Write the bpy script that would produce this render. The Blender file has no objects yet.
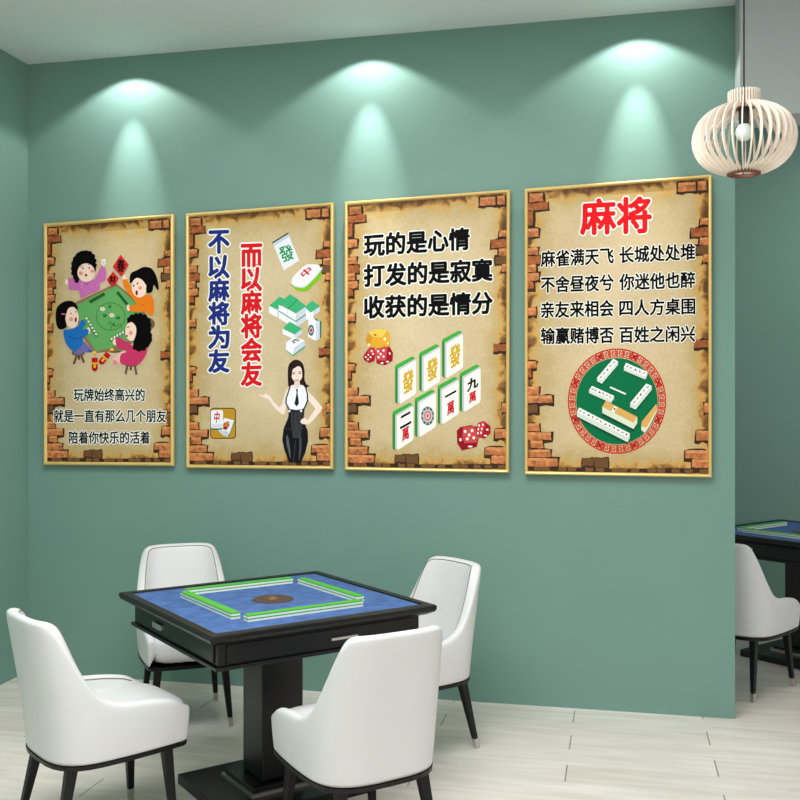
import bpy, math, random
from mathutils import Vector
random.seed(7)
S = bpy.context.scene
COL = S.collection
R = math.radians
CAMZ, F, HZ = 1.55, 980.0, 403.0      # eye height, focal length in px, horizon row

# ------------------------------------------------------------------ materials
def lin(c):
    return tuple((v/12.92 if v <= .04045 else ((v+.055)/1.055)**2.4) for v in (x/255 for x in c))
def mat(name, rgb, rough=.6, metal=0, spec=.5, coat=0, var=0.0, vscale=20, bump=0, bscale=80, trans=0):
    m = bpy.data.materials.new(name); m.use_nodes = True
    nt = m.node_tree; b = nt.nodes['Principled BSDF']
    c = lin(rgb)
    b.inputs['Base Color'].default_value = (*c, 1)
    b.inputs['Roughness'].default_value = rough; b.inputs['Metallic'].default_value = metal
    b.inputs['Specular IOR Level'].default_value = spec
    if coat: b.inputs['Coat Weight'].default_value = coat; b.inputs['Coat Roughness'].default_value = .15
    if trans: b.inputs['Transmission Weight'].default_value = trans
    tc = nt.nodes.new('ShaderNodeTexCoord')
    if var:
        n = nt.nodes.new('ShaderNodeTexNoise'); n.inputs['Scale'].default_value = vscale; n.inputs['Detail'].default_value = 5
        nt.links.new(tc.outputs['Object'], n.inputs['Vector'])
        r = nt.nodes.new('ShaderNodeValToRGB')
        r.color_ramp.elements[0].position = .3; r.color_ramp.elements[1].position = .7
        r.color_ramp.elements[0].color = (*[v*(1-var) for v in c], 1)
        r.color_ramp.elements[1].color = (*[min(1, v*(1+var)) for v in c], 1)
        nt.links.new(n.outputs['Fac'], r.inputs['Fac']); nt.links.new(r.outputs['Color'], b.inputs['Base Color'])
    if bump:
        n = nt.nodes.new('ShaderNodeTexNoise'); n.inputs['Scale'].default_value = bscale; n.inputs['Detail'].default_value = 3
        nt.links.new(tc.outputs['Object'], n.inputs['Vector'])
        bp = nt.nodes.new('ShaderNodeBump'); bp.inputs['Strength'].default_value = bump; bp.inputs['Distance'].default_value = .002
        nt.links.new(n.outputs['Fac'], bp.inputs['Height']); nt.links.new(bp.outputs['Normal'], b.inputs['Normal'])
    return m

M = {}
M['wall'] = mat('teal wall paint', (117, 151, 141), .62, spec=.25, var=.02, vscale=2, bump=.05, bscale=150)
M['ceiling'] = mat('pale grey ceiling paint', (218, 230, 228), .9, spec=.2, var=.01)
M['beam'] = mat('grey beam paint', (172, 178, 177), .9, spec=.2, var=.01)
M['leather'] = mat('white leather', (216, 215, 215), .42, spec=.4, var=.015, vscale=8, bump=.12, bscale=220)
M['piping'] = mat('grey piping', (120, 112, 108), .6)
M['blackwood'] = mat('black stained wood', (10, 9, 10), .38, spec=.3, var=.25, vscale=30)
M['tablewood'] = mat('black table lacquer', (9, 9, 11), .33, spec=.35, var=.2, vscale=25)
M['steel'] = mat('brushed steel', (190, 186, 178), .3, metal=.85, var=.05, vscale=60)
M['felt'] = mat('blue felt', (72, 100, 150), .9, spec=.15, var=.22, vscale=22, bump=.3, bscale=400)
M['tilewhite'] = mat('white tile plastic', (238, 240, 232), .3, spec=.5)
M['tilegreen'] = mat('green tile plastic', (72, 176, 44), .35, spec=.5)
M['brown'] = mat('brown dial', (74, 52, 44), .4, spec=.4, var=.1, vscale=40)
M['gilt'] = mat('gilt mark', (130, 98, 66), .4, metal=.4)
M['gold'] = mat('gold frame', (236, 200, 122), .36, metal=.35, spec=.6, var=.05, vscale=10)
M['backboard'] = mat('backing board', (150, 120, 80), .8)
M['slat'] = mat('pale birch slat', (252, 236, 222), .6, spec=.3, var=.05, vscale=30)
M['ring'] = mat('burnt wood ring', (122, 78, 60), .6, var=.2, vscale=40)
M['cord'] = mat('dark cord', (40, 40, 40), .6)
M['bulb'] = mat('frosted bulb glass', (232, 240, 238), .25, spec=.6)

# floor: long pale boards parallel to the picture wall, staggered end joints
def floor_mat():
    m = bpy.data.materials.new('pale oak stone boards'); m.use_nodes = True
    nt = m.node_tree; b = nt.nodes['Principled BSDF']; L = nt.links.new
    def N(t, **k):
        n = nt.nodes.new(t)
        for a, v in k.items(): setattr(n, a, v)
        return n
    def MA(op, a, b_=None, c=None):
        n = N('ShaderNodeMath', operation=op)
        for i, v in enumerate((a, b_, c)):
            if v is None: continue
            if isinstance(v, (int, float)): n.inputs[i].default_value = v
            else: L(v, n.inputs[i])
        return n.outputs[0]
    tc = N('ShaderNodeTexCoord'); mp = N('ShaderNodeMapping'); mp.inputs['Rotation'].default_value = (0, 0, R(12.5))
    L(tc.outputs['Object'], mp.inputs['Vector'])
    sp = N('ShaderNodeSeparateXYZ'); L(mp.outputs[0], sp.inputs[0])
    W, LEN = .19, 1.24
    rowf = MA('DIVIDE', MA('SUBTRACT', sp.outputs['Y'], .075), W); row = MA('FLOOR', rowf); fr = MA('FRACT', rowf)
    off = MA('SUBTRACT', .671, MA('MULTIPLY', MA('MODULO', MA('ADD', row, 400), 2), .5))
    uf = MA('ADD', MA('DIVIDE', sp.outputs['X'], LEN), off); idx = MA('FLOOR', uf); fu = MA('FRACT', uf)
    j = MA('LESS_THAN', fu, .0045)
    seam = MA('LESS_THAN', fr, .012)
    cb = N('ShaderNodeCombineXYZ'); L(row, cb.inputs[0]); L(idx, cb.inputs[1])
    wn = N('ShaderNodeTexWhiteNoise', noise_dimensions='3D'); L(cb.outputs[0], wn.inputs['Vector'])
    # streaky grain along the board
    mp2 = N('ShaderNodeMapping'); mp2.inputs['Scale'].default_value = (1.1, 9, 1); L(mp.outputs[0], mp2.inputs['Vector'])
    ns = N('ShaderNodeTexNoise'); ns.inputs['Scale'].default_value = 2.2; ns.inputs['Detail'].default_value = 7; ns.inputs['Distortion'].default_value = .6
    L(mp2.outputs[0], ns.inputs['Vector'])
    big = N('ShaderNodeTexNoise'); big.inputs['Scale'].default_value = 1.3; big.inputs['Detail'].default_value = 3; L(mp.outputs[0], big.inputs['Vector'])
    t = MA('ADD', MA('MULTIPLY', ns.outputs['Fac'], .62), MA('ADD', MA('MULTIPLY', wn.outputs['Value'], .14), MA('MULTIPLY', big.outputs['Fac'], .3)))
    r = N('ShaderNodeValToRGB'); e = r.color_ramp.elements
    e[0].position = .32; e[0].color = (*lin((206, 195, 184)), 1); e[1].position = .72; e[1].color = (*lin((240, 232, 223)), 1)
    L(t, r.inputs['Fac'])
    mx = N('ShaderNodeMix', data_type='RGBA'); L(MA('MULTIPLY', seam, .07), mx.inputs[0]); L(r.outputs[0], mx.inputs[6]); mx.inputs[7].default_value = (*lin((120, 112, 104)), 1)
    mx2 = N('ShaderNodeMix', data_type='RGBA'); L(MA('MULTIPLY', j, .75), mx2.inputs[0]); L(mx.outputs[2], mx2.inputs[6]); mx2.inputs[7].default_value = (*lin((90, 84, 78)), 1)
    L(mx2.outputs[2], b.inputs['Base Color'])
    b.inputs['Roughness'].default_value = .3; b.inputs['Specular IOR Level'].default_value = .45
    return m
M['floor'] = floor_mat()

def parchment():
    m = bpy.data.materials.new('printed parchment'); m.use_nodes = True
    nt = m.node_tree; b = nt.nodes['Principled BSDF']; L = nt.links.new
    def N(t, **k):
        n = nt.nodes.new(t)
        for a, v in k.items(): setattr(n, a, v)
        return n
    def MA(op, a, b_=None):
        n = N('ShaderNodeMath', operation=op)
        for i, v in enumerate((a, b_)):
            if v is None: continue
            if isinstance(v, (int, float)): n.inputs[i].default_value = v
            else: L(v, n.inputs[i])
        return n.outputs[0]
    uv = N('ShaderNodeTexCoord').outputs['UV']
    sp = N('ShaderNodeSeparateXYZ'); L(uv, sp.inputs[0])
    du = MA('MINIMUM', sp.outputs[0], MA('SUBTRACT', 1, sp.outputs[0]))
    dv = MA('MULTIPLY', MA('MINIMUM', sp.outputs[1], MA('SUBTRACT', 1, sp.outputs[1])), 1.5)
    d = MA('MINIMUM', du, dv)
    mp = N('ShaderNodeMapping'); mp.inputs['Scale'].default_value = (1, 1.5, 1); L(uv, mp.inputs['Vector'])
    def noise(sc, det=5, dist=0):
        n = N('ShaderNodeTexNoise'); n.inputs['Scale'].default_value = sc; n.inputs['Detail'].default_value = det; n.inputs['Distortion'].default_value = dist
        L(mp.outputs[0], n.inputs['Vector']); return n.outputs['Fac']
    dd = MA('ADD', d, MA('MULTIPLY', MA('SUBTRACT', noise(13, 9, .8), .5), .15))
    r = N('ShaderNodeValToRGB'); e = r.color_ramp.elements
    stops = [(0.0, (96, 60, 26)), (.018, (150, 104, 50)), (.04, (212, 166, 90)), (.075, (200, 174, 122)), (.15, (212, 189, 148)), (.4, (222, 201, 164))]
    e[0].position = 0; e[0].color = (*lin(stops[0][1]), 1); e[1].position = .4; e[1].color = (*lin(stops[-1][1]), 1)
    for p, c in stops[1:-1]:
        x = e.new(p); x.color = (*lin(c), 1)
    L(dd, r.inputs['Fac'])
    # mottling of the paper
    r2 = N('ShaderNodeValToRGB'); r2.color_ramp.elements[0].position = .3; r2.color_ramp.elements[1].position = .7
    r2.color_ramp.elements[0].color = (.84, .80, .74, 1); r2.color_ramp.elements[1].color = (1.04, 1.04, 1.02, 1)
    L(MA('ADD', MA('MULTIPLY', noise(4, 4), .5), MA('MULTIPLY', noise(60, 4), .5)), r2.inputs['Fac'])
    mx = N('ShaderNodeMix', data_type='RGBA', blend_type='MULTIPLY'); mx.inputs[0].default_value = 1
    L(r.outputs[0], mx.inputs[6]); L(r2.outputs[0], mx.inputs[7]); L(mx.outputs[2], b.inputs['Base Color'])
    b.inputs['Roughness'].default_value = .55; b.inputs['Specular IOR Level'].default_value = .25
    return m
M['parchment'] = parchment()
M['brick'] = mat('printed orange brick', (190, 116, 68), .6, spec=.2, var=.5, vscale=38)
M['brickdark'] = mat('printed brown brick', (160, 88, 46), .6, spec=.2, var=.4, vscale=45)
M['bricktop'] = mat('printed brick highlight', (212, 142, 88), .6, spec=.2, var=.3, vscale=45)
M['crevice'] = mat('printed dark crevice', (58, 36, 20), .6, spec=.2, var=.4, vscale=40)
_ink = {}
def ink(c):
    if c not in _ink: _ink[c] = mat('print ink %d %d %d' % c, c, .6, spec=.08)
    return _ink[c]

# ------------------------------------------------------------------ mesh builder
class MB:
    def __init__(s): s.v = []; s.f = []; s.mi = []; s.mats = []
    def m(s, ma):
        if ma not in s.mats: s.mats.append(ma)
        return s.mats.index(ma)
    def add(s, vs, fs, ma):
        o = len(s.v); k = s.m(ma); s.v += [tuple(v) for v in vs]
        for f in fs: s.f.append([i+o for i in f]); s.mi.append(k)
    def box(s, x0, x1, y0, y1, z0, z1, ma, top=None):
        a = top or (x0, x1, y0, y1)
        vs = [(x0,y0,z0),(x1,y0,z0),(x1,y1,z0),(x0,y1,z0),(a[0],a[2],z1),(a[1],a[2],z1),(a[1],a[3],z1),(a[0],a[3],z1)]
        s.add(vs, [(0,3,2,1),(4,5,6,7),(0,1,5,4),(1,2,6,5),(2,3,7,6),(3,0,4,7)], ma)
    def tube(s, pts, r, ma, n=8, closed=False):
        pts = [Vector(p) for p in pts]; vs = []; fs = []; k = len(pts)
        up = Vector((0, 0, 1))
        for i, p in enumerate(pts):
            a = pts[(i-1) % k] if (closed or i) else p; b = pts[(i+1) % k] if (closed or i < k-1) else p
            t = (b-a).normalized(); u = t.cross(up)
            if u.length < 1e-3: u = t.cross(Vector((1, 0, 0)))
            u.normalize(); w = t.cross(u); rr = r[i] if isinstance(r, (list, tuple)) else r
            vs += [p+(u*math.cos(2*math.pi*j/n)+w*math.sin(2*math.pi*j/n))*rr for j in range(n)]
        for i in range(k if closed else k-1):
            for j in range(n):
                a = i*n+j; b = i*n+(j+1) % n; c = ((i+1) % k)*n+(j+1) % n; d = ((i+1) % k)*n+j
                fs.append((a, b, c, d))
        if not closed: fs += [tuple(reversed(range(n))), tuple(range((k-1)*n, k*n))]
        s.add(vs, fs, ma)
    def lathe(s, prof, ma, n=32, cx=0, cy=0, closed=False):
        vs = []; fs = []; k = len(prof)
        for i in range(n):
            a = 2*math.pi*i/n
            vs += [(cx+r*math.cos(a), cy+r*math.sin(a), z) for r, z in prof]
        for i in range(n):
            for j in range(k if closed else k-1):
                fs.append((i*k+j, ((i+1) % n)*k+j, ((i+1) % n)*k+(j+1) % k, i*k+(j+1) % k))
        s.add(vs, fs, ma)
    def build(s, name, parent=None, smooth=False, bevel=0, sub=0, seg=2):
        me = bpy.data.meshes.new(name); me.from_pydata(s.v, [], s.f); me.update()
        for ma in s.mats: me.materials.append(ma)
        me.polygons.foreach_set('material_index', s.mi)
        if smooth: me.polygons.foreach_set('use_smooth', [True]*len(me.polygons))
        o = bpy.data.objects.new(name, me); COL.objects.link(o); o.parent = parent
        if bevel:
            b = o.modifiers.new('bevel', 'BEVEL'); b.width = bevel; b.segments = seg; b.limit_method = 'ANGLE'; b.angle_limit = R(35)
        if sub:
            q = o.modifiers.new('sub', 'SUBSURF'); q.levels = sub; q.render_levels = sub
        return o
def empty(name, loc=(0, 0, 0), rz=0):
    o = bpy.data.objects.new(name, None); COL.objects.link(o); o.location = loc; o.rotation_euler = (0, 0, rz)
    o.empty_display_size = .1
    return o
def tag(o, label, cat, group=None):
    o['label'] = label; o['category'] = cat
    if group: o['group'] = group
    return o
def structure(o): o['kind'] = 'structure'; return o
def copy_tree(o, parent=None):
    c = o.copy(); COL.objects.link(c); c.parent = parent
    for ch in list(o.children): copy_tree(ch, c)
    return c

# ------------------------------------------------------------------ room
W1 = Vector((-2.144, 5.647)); WE = Vector((1.643, 4.807)); T = (WE-W1).normalized(); NV = Vector((T.y, -T.x))
if NV.y > 0: NV = -NV                      # from the picture wall into the room
H = 3.50
def wp(s, d, z=0):                         # s along the wall from the corner, d out from it
    p = W1+T*s+NV*d; return (p.x, p.y, z)
LEN = (WE-W1).length
def slab(name, s0, s1, d0, d1, z0, z1, ma):
    b = MB(); vs = [wp(s0,d0,z0),wp(s1,d0,z0),wp(s1,d1,z0),wp(s0,d1,z0),wp(s0,d0,z1),wp(s1,d0,z1),wp(s1,d1,z1),wp(s0,d1,z1)]
    b.add(vs, [(0,3,2,1),(4,5,6,7),(0,1,5,4),(1,2,6,5),(2,3,7,6),(3,0,4,7)], ma)
    return structure(b.build(name))
slab('floor', -.12, 9, -2.4, 9, -.1, 0, M['floor'])
slab('ceiling', -.12, 9, -2.4, 9, H, H+.12, M['ceiling'])
slab('wall_back', 0, LEN, -.12, 0, 0, H, M['wall'])
slab('wall_left', -.12, 0, -.12, 9, 0, H, M['wall'])
slab('wall_far', LEN-1.5, 9, -2.4, -2.28, 0, H, M['wall'])
slab('beam', LEN+.0, 9, 0, .21, 2.895, H, M['beam'])

# ------------------------------------------------------------------ wall pictures
def ray(x, y, d):                          # a point of the picture plane, d in front of the wall
    dx, dz = (x-400)/F, (HZ-y)/F
    n = NV; o = W1+n*d
    k = (o.x*n.x+o.y*n.y)/(dx*n.x+n.y)
    return Vector((dx*k, k, CAMZ+dz*k))
N3 = Vector((NV.x, NV.y, 0))
D0 = .036
def spline(pts, n=5):
    out = []; k = len(pts)
    for i in range(k):
        p0, p1, p2, p3 = (Vector(pts[(i+j-1) % k]) for j in range(4))
        for q in range(n):
            t = q/n
            out.append(.5*((2*p1)+(p2-p0)*t+(2*p0-5*p1+4*p2-p3)*t*t+(3*p1-p0-3*p2+p3)*t**3))
    return out
class Art(MB):                             # flat printed shapes in one part, layered by the order they are printed
    def __init__(s, base=1, org=(0, 0), sc=1.0):
        super().__init__(); s.k = base; s.org = org; s.sc = sc
    def P(s, p): return (s.org[0]+p[0]/s.sc, s.org[1]+p[1]/s.sc)
    def poly(s, pts, c, smooth=False, same=False):
        if smooth: pts = spline(pts)
        if not same: s.k += 1
        d = D0+s.k*.00012
        vs = []
        for p in pts:
            q = ray(*s.P(p), D0); vs.append(q+N3*(d-D0))
        s.add(vs, [tuple(range(len(vs)))], ink(c) if isinstance(c, tuple) else c)
    def ell(s, cx, cy, rx, ry, c, rot=0, n=20, same=False):
        a = R(rot); s.poly([(cx+rx*math.cos(t)*math.cos(a)-ry*math.sin(t)*math.sin(a), cy+rx*math.cos(t)*math.sin(a)+ry*math.sin(t)*math.cos(a)) for t in [2*math.pi*i/n for i in range(n)]], c, same=same)
    def ring(s, cx, cy, rx, ry, w, c, n=36):
        s.k += 1
        for i in range(n):
            a, b = 2*math.pi*i/n, 2*math.pi*(i+1)/n
            s.poly([(cx+rx*math.cos(a), cy+ry*math.sin(a)), (cx+rx*math.cos(b), cy+ry*math.sin(b)), (cx+(rx-w)*math.cos(b), cy+(ry-w)*math.sin(b)), (cx+(rx-w)*math.cos(a), cy+(ry-w)*math.sin(a))], c, same=True)
    def line(s, pts, w, c, same=False):
        if not same: s.k += 1
        for a, b in zip(pts, pts[1:]):
            a, b = Vector(a), Vector(b); t = (b-a).normalized(); u = Vector((-t.y, t.x))*w/2; e = t*w*.2
            s.poly([a+u-e, b+u+e, b-u+e, a-u-e], c, same=True)
    def rect(s, x0, y0, x1, y1, c): s.poly([(x0, y0), (x1, y0), (x1, y1), (x0, y1)], c)
    def text(s, st, quad, c, bold=.03, halo=0, hc=(250, 248, 240)):
        """string filling a quad TL,TR,BR,BL (image-plane coordinates of the wall); bold and halo in em"""
        vs, fs, wd = glyphs(st)
        TL, TR, BR, BL = [Vector(q) for q in quad]
        def layer(rad, n, col):
            s.k += 1; d = s.k*.00012
            sh = [(0, 0)]+[(rad*math.cos(2*math.pi*i/n), rad*math.sin(2*math.pi*i/n)) for i in range(n)]
            for q, (ox, oy) in enumerate(sh):
                out = []
                for x, y in vs:
                    u = (x+ox)/wd; v = 1-(y+oy+.12)
                    p = (TL*(1-u)+TR*u)*(1-v)+(BL*(1-u)+BR*u)*v
                    out.append(ray(*s.P(p), D0)+N3*(d+q*.000004))
                s.add(out, fs, ink(col))
        if halo: layer(halo, 12, hc)
        layer(bold, 6, c)
_gl = {}
def glyphs(st):
    if st in _gl: return _gl[st]
    c = bpy.data.curves.new('writing', 'FONT'); c.body = st; c.size = 1; c.resolution_u = 3; c.space_character = 1
    o = bpy.data.objects.new('writing', c); COL.objects.link(o)
    dg = bpy.context.evaluated_depsgraph_get(); me = bpy.data.meshes.new_from_object(o.evaluated_get(dg))
    vs = [(v.co.x, v.co.y) for v in me.vertices]; fs = [tuple(p.vertices) for p in me.polygons]
    bpy.data.objects.remove(o); bpy.data.curves.remove(c); bpy.data.meshes.remove(me)
    x0 = min(v[0] for v in vs); x1 = max(v[0] for v in vs)
    # normalise so that n characters span n em
    n = len(st); k = (n-.08)/(x1-x0) if x1-x0 > .5*n else 1
    y0 = min(v[1] for v in vs); y1 = max(v[1] for v in vs); yk = .92/(y1-y0) if y1-y0 > .5 else 1
    yc = (y0+y1)/2 if y1-y0 > .5 else .38
    vs = [((x-x0)*k+.04, (y-yc)*yk+.38) for x, y in vs]
    _gl[st] = (vs, fs, n); return _gl[st]
def tq(x0, x1, yl, yr, h):                 # text quad from left/right centre rows
    return [(x0, yl-h/2), (x1, yr-h/2), (x1, yr+h/2), (x0, yl+h/2)]

BR_L = [(.01,.085,.007,.036,1),(0,.11,.04,.066,2),(.0,.03,.07,.12,2),(0,.06,.132,.162,1),(0,.055,.2,.226,1),(0,.068,.229,.259,2),(0,.045,.261,.288,1),(0,.062,.291,.318,1),(0,.03,.32,.347,2),
        (0,.045,.415,.442,1),(0,.045,.607,.632,1),(0,.02,.634,.662,2),(0,.06,.697,.727,1),(0,.135,.73,.756,1),(0,.055,.762,.79,3),(0,.065,.829,.857,1),(0,.13,.861,.888,1),(.015,.085,.89,.917,1),
        (.005,.125,.922,.95,1),(0,.165,.953,.982,1)]
BR_R = [(.83,.93,.01,.04,1),(.94,.99,.01,.04,1),(.955,1,.135,.157,1),(.905,1,.165,.196,2),(.95,1,.2,.226,1),(.93,1,.228,.255,3),(.97,1,.257,.284,1),(.92,1,.546,.572,2),(.975,1,.76,.79,1),
        (.93,1,.853,.886,1),(.87,1,.92,.948,1),(.91,1,.95,.978,1),(.3,.365,.95,.978,3),(.37,.445,.95,.982,3)]
def picture(corners, label):
    e = empty('wall_picture', ray(sum(c[0] for c in corners)/4, sum(c[1] for c in corners)/4, 0))
    tag(e, label, 'picture', None)
    c = [Vector(q) for q in corners]; mid = sum(c, Vector((0, 0)))/4
    def inset(px):
        TL, TR, BRc, BL = c
        return [TL+Vector((px, px)), TR+Vector((-px, px)), BRc+Vector((-px, -px)), BL+Vector((px, -px))]
    fr = MB(); rows = [(3.4, .02), (0, .02), (0, .038), (.7, .044), (1.6, .046), (2.6, .044), (3.4, .0365), (3.4, .032)]
    rings = [[ray(q.x, q.y, .038)+N3*(d-.038) for q in inset(px)] for px, d in rows]
    vs = [v for r in rings for v in r]; fs = []
    for i in range(len(rows)-1):
        for j in range(4): fs.append((i*4+j, i*4+(j+1) % 4, (i+1)*4+(j+1) % 4, (i+1)*4+j))
    fr.add(vs, fs, M['gold']); f = part(fr, 'frame', e)
    q = inset(3.3); TL, TR, BRc, BL = q
    def pt(u, v): return (TL*(1-u)+TR*u)*(1-v)+(BL*(1-u)+BRc*u)*v
    cv = MB(); n = 12; vs = []; uvs = []
    for j in range(n+1):
        for i in range(n+1):
            p = pt(i/n, j/n); vs.append(ray(p.x, p.y, D0)); uvs.append((i/n, 1-j/n))
    fs = [(j*(n+1)+i, j*(n+1)+i+1, (j+1)*(n+1)+i+1, (j+1)*(n+1)+i) for j in range(n) for i in range(n)]
    cv.add(vs, fs, M['parchment'])
    rnd = random.Random(3)
    def quad(u0, u1, v0, v1, d, ma, jit=.004):
        pts = []
        m_ = 4
        edge = [(u0+(u1-u0)*i/m_, v0) for i in range(m_)]+[(u1, v0+(v1-v0)*i/2) for i in range(2)]+[(u1-(u1-u0)*i/m_, v1) for i in range(m_)]+[(u0, v1-(v1-v0)*i/2) for i in range(2)]
        for (u, v) in edge:
            u = min(1, max(0, u+rnd.uniform(-jit, jit))); v = min(1, max(0, v+rnd.uniform(-jit, jit)*.7)); p = pt(u, v)
            pts.append(ray(p.x, p.y, D0)+N3*d)
        o = len(cv.v); cv.add(pts, [tuple(range(len(pts)))], ma)
    # crevices and bricks printed over the paper
    for bl in (BR_L, BR_R):
        for (u0, u1, v0, v1, k) in bl:
            quad(u0-.006, u1+.009, v0-.003, v1+.010, .00003, M['crevice'], .006)
    quad(0, 1, .984, 1, .00004, M['crevice'], .006)
    for bl in (BR_L, BR_R):
        for (u0, u1, v0, v1, k) in bl:
            ma = {1: M['brick'], 2: M['brickdark'], 3: M['crevice']}[k]
            if k == 3: ma = ink((112, 78, 48))
            quad(u0, u1, v0, v1, .00007, ma, .003)
            if k == 1: quad(u0+.004, u1-.004, v0, v0+.009, .0001, M['bricktop'], .002)
    for i in range(14):
        u = i/14+rnd.uniform(0, .04); quad(u, u+.045, .984, .997, .0001, ink((120, 86, 54)), .003)
    me_o = cv.build('printed_sheet', None); me = me_o.data
    ul = me.uv_layers.new(name='UVMap'); allu = uvs+[(.5, .5)]*(len(cv.v)-len(uvs))
    for lp in me.loops: ul.data[lp.index].uv = allu[lp.vertex_index]
    setpar(me_o, e)
    bk = MB(); r0 = [ray(p.x, p.y, .038)-N3*.038 for p in inset(9)]; r1 = [ray(p.x, p.y, .038)-N3*.004 for p in inset(9)]
    bk.add(r0+r1, [(0,1,2,3),(4,5,6,7),(0,1,5,4),(1,2,6,5),(2,3,7,6),(3,0,4,7)], M['backboard']); part(bk, 'backboard', e)
    return e
def setpar(o, e):                          # mesh data is in world space; make it local to its thing
    o.data.transform(mat_inv(e)); o.parent = e
def mat_inv(e):
    from mathutils import Matrix
    return Matrix.Translation(-Vector(e.location))
def part(b, name, e, label=None, **k):
    o = b.build(name, None, **k); setpar(o, e)
    if label: o['label'] = label
    return o
SKIN = (255, 220, 200); BLK = (5, 3, 4)

# --- picture 1: cartoon of four women playing
p1 = picture([(43.6,223.6),(173.6,214),(173.6,466),(43.6,465)], 'gold framed parchment picture of four cartoon women round a green table, leftmost on wall')
a = Art(1, (50, 240), 6.667)
a.ell(640, 560, 60, 45, (120, 96, 70)); a.ell(430, 735, 50, 18, (110, 84, 60))
a.poly([(163,418),(440,288),(585,405),(665,540),(600,640),(490,735),(300,755),(225,660),(180,540)], (150, 116, 86))
a.poly([(178,432),(440,305),(575,420),(650,545),(590,620),(480,700),(310,742),(250,655),(195,540)], (104, 170, 98))
a.ring(405, 510, 98, 94, 5, (62, 122, 62))
for x, y in ((350, 460), (413, 502)): a.ell(x, y, 17, 13, (240, 236, 210), 10)
for x, y in ((350, 460), (413, 502)): a.ell(x, y, 6, 4, (196, 80, 60))
for x, y, r_ in ((366,500,16),(455,515,16),(400,440,12),(425,560,10)): a.poly([(x-r_,y+8),(x-r_*.3,y-12),(x,y+2),(x+r_*.4,y-12),(x+r_,y+8),(x,y+16)], (40, 120, 56))
a.line([(385,560),(405,540),(410,600)], 4, (60, 120, 60)); a.line([(430,580),(470,560),(480,590)], 4, (60, 120, 60))
a.line([(268,412),(362,360)], 20, (34, 92, 44)); a.line([(452,350),(515,428)], 18, (34, 92, 44))
a.line([(240,515),(312,640)], 17, (60, 110, 60)); a.line([(405,668),(500,610)], 17, (60, 110, 60))
for i in range(6): a.ell(246+i*12.5, 523+i*21, 9, 6, (244, 246, 226), 40)
for i in range(5): a.ell(413+i*19, 660-i*11, 9, 6, (244, 246, 226), -60)
part(a, 'game_table_print', p1)
a = Art(22, (50, 240), 6.667)
a.ell(113, 280, 12, 20, SKIN); a.ell(357, 160, 14, 26, SKIN)
a.poly([(120,255),(190,258),(240,280),(300,262),(345,168),(370,190),(380,225),(370,268),(330,290),(338,328),(270,360),(205,390),(195,335),(128,332)], (206, 110, 178))
for i in range(22): a.ell(random.uniform(205,325), random.uniform(285,350), 2.5, 2.5, (232, 160, 210), same=bool(i))
a.line([(235,290),(246,300),(258,288)], 5, (150, 60, 120))
a.poly([(182,265),(150,228),(147,160),(165,112),(205,76),(262,76),(296,108),(307,165),(300,215),(240,250)], BLK, True)
for i, (x, y) in enumerate(((170,250),(158,222),(156,190),(158,158),(170,125),(190,100),(215,88),(243,84),(268,88),(288,108),(298,138),(300,168),(180,272))): a.ell(x, y, 15, 15, BLK, same=bool(i))
a.ell(243, 218, 58, 62, SKIN)
a.poly([(184,205),(182,150),(235,108),(298,140),(303,185),(285,150),(250,142),(212,160),(195,182)], BLK, True)
a.ell(208,222,14,13,(240,150,140)); a.ell(285,208,13,12,(240,150,140)); a.ell(222,190,6,5,BLK); a.ell(265,187,6,5,BLK)
a.line([(205,180),(222,172)],4,BLK); a.line([(258,165),(276,160)],4,BLK); a.ell(243,234,9,7,(190,30,40)); a.poly([(234,230),(252,230),(244,247)],(70,20,20))
a.poly([(345,130),(372,128),(375,162),(350,168)], (244,244,232)); a.line([(355,140),(366,150),(358,158)],3,(60,60,60))
part(a, 'woman_in_pink_print', p1)
a = Art(22, (50, 240), 6.667)
a.ell(497,255,14,22,SKIN); a.ell(525,452,12,22,SKIN)
a.poly([(487,262),(515,262),(550,330),(600,375),(672,362),(694,400),(696,470),(683,510),(640,480),(540,478),(525,440),(585,432),(560,400),(520,350),(490,300)], (240, 128, 28))
a.line([(600,440),(640,425)],5,(200,92,10))
a.ell(598,312,52,72,SKIN)
a.poly([(533,280),(540,225),(585,200),(630,180),(680,192),(712,245),(727,320),(716,330),(694,300),(682,345),(645,352),(640,300),(610,262),(575,255),(545,285)], BLK, True)
a.ell(603,320,13,12,(240,150,140)); a.ell(560,305,5,7,BLK); a.ell(585,290,5,7,BLK); a.ell(580,352,8,16,(120,24,24)); a.ell(637,310,8,14,SKIN)
part(a, 'woman_in_orange_print', p1)
a = Art(22, (50, 300), 6.667)
a.line([(185,360),(160,425)],15,(110,82,66)); a.line([(205,360),(228,415)],15,(110,82,66)); a.line([(195,360),(195,395)],13,(84,60,50))
a.ell(190,352,44,22,(120,90,72))
a.poly([(165,350),(215,275),(262,310),(285,345),(225,350),(200,364)], (116,110,172), True); a.ell(270,340,12,7,(30,80,160),30)
a.ell(258,205,13,22,SKIN); a.ell(195,190,14,9,SKIN)
a.poly([(95,200),(140,195),(190,172),(212,135),(236,140),(238,165),(215,195),(255,195),(258,225),(225,250),(218,300),(160,340),(115,300),(95,245)], (32,112,190), True)
a.line([(120,240),(170,262),(230,240)],5,(20,84,152))
a.ell(150,118,44,72,SKIN)
a.poly([(40,110),(50,50),(95,12),(150,8),(183,40),(185,70),(160,45),(125,55),(112,95),(104,130),(112,180),(70,196),(48,170)], BLK, True)
a.ell(143,128,13,14,(240,150,140)); a.ell(142,90,4,6,BLK); a.ell(176,78,4,6,BLK); a.ell(175,132,7,17,(120,24,24)); a.line([(80,93),(108,96)],8,(210,110,150))
part(a, 'woman_in_blue_print', p1)
a = Art(22, (50, 300), 6.667)
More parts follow.
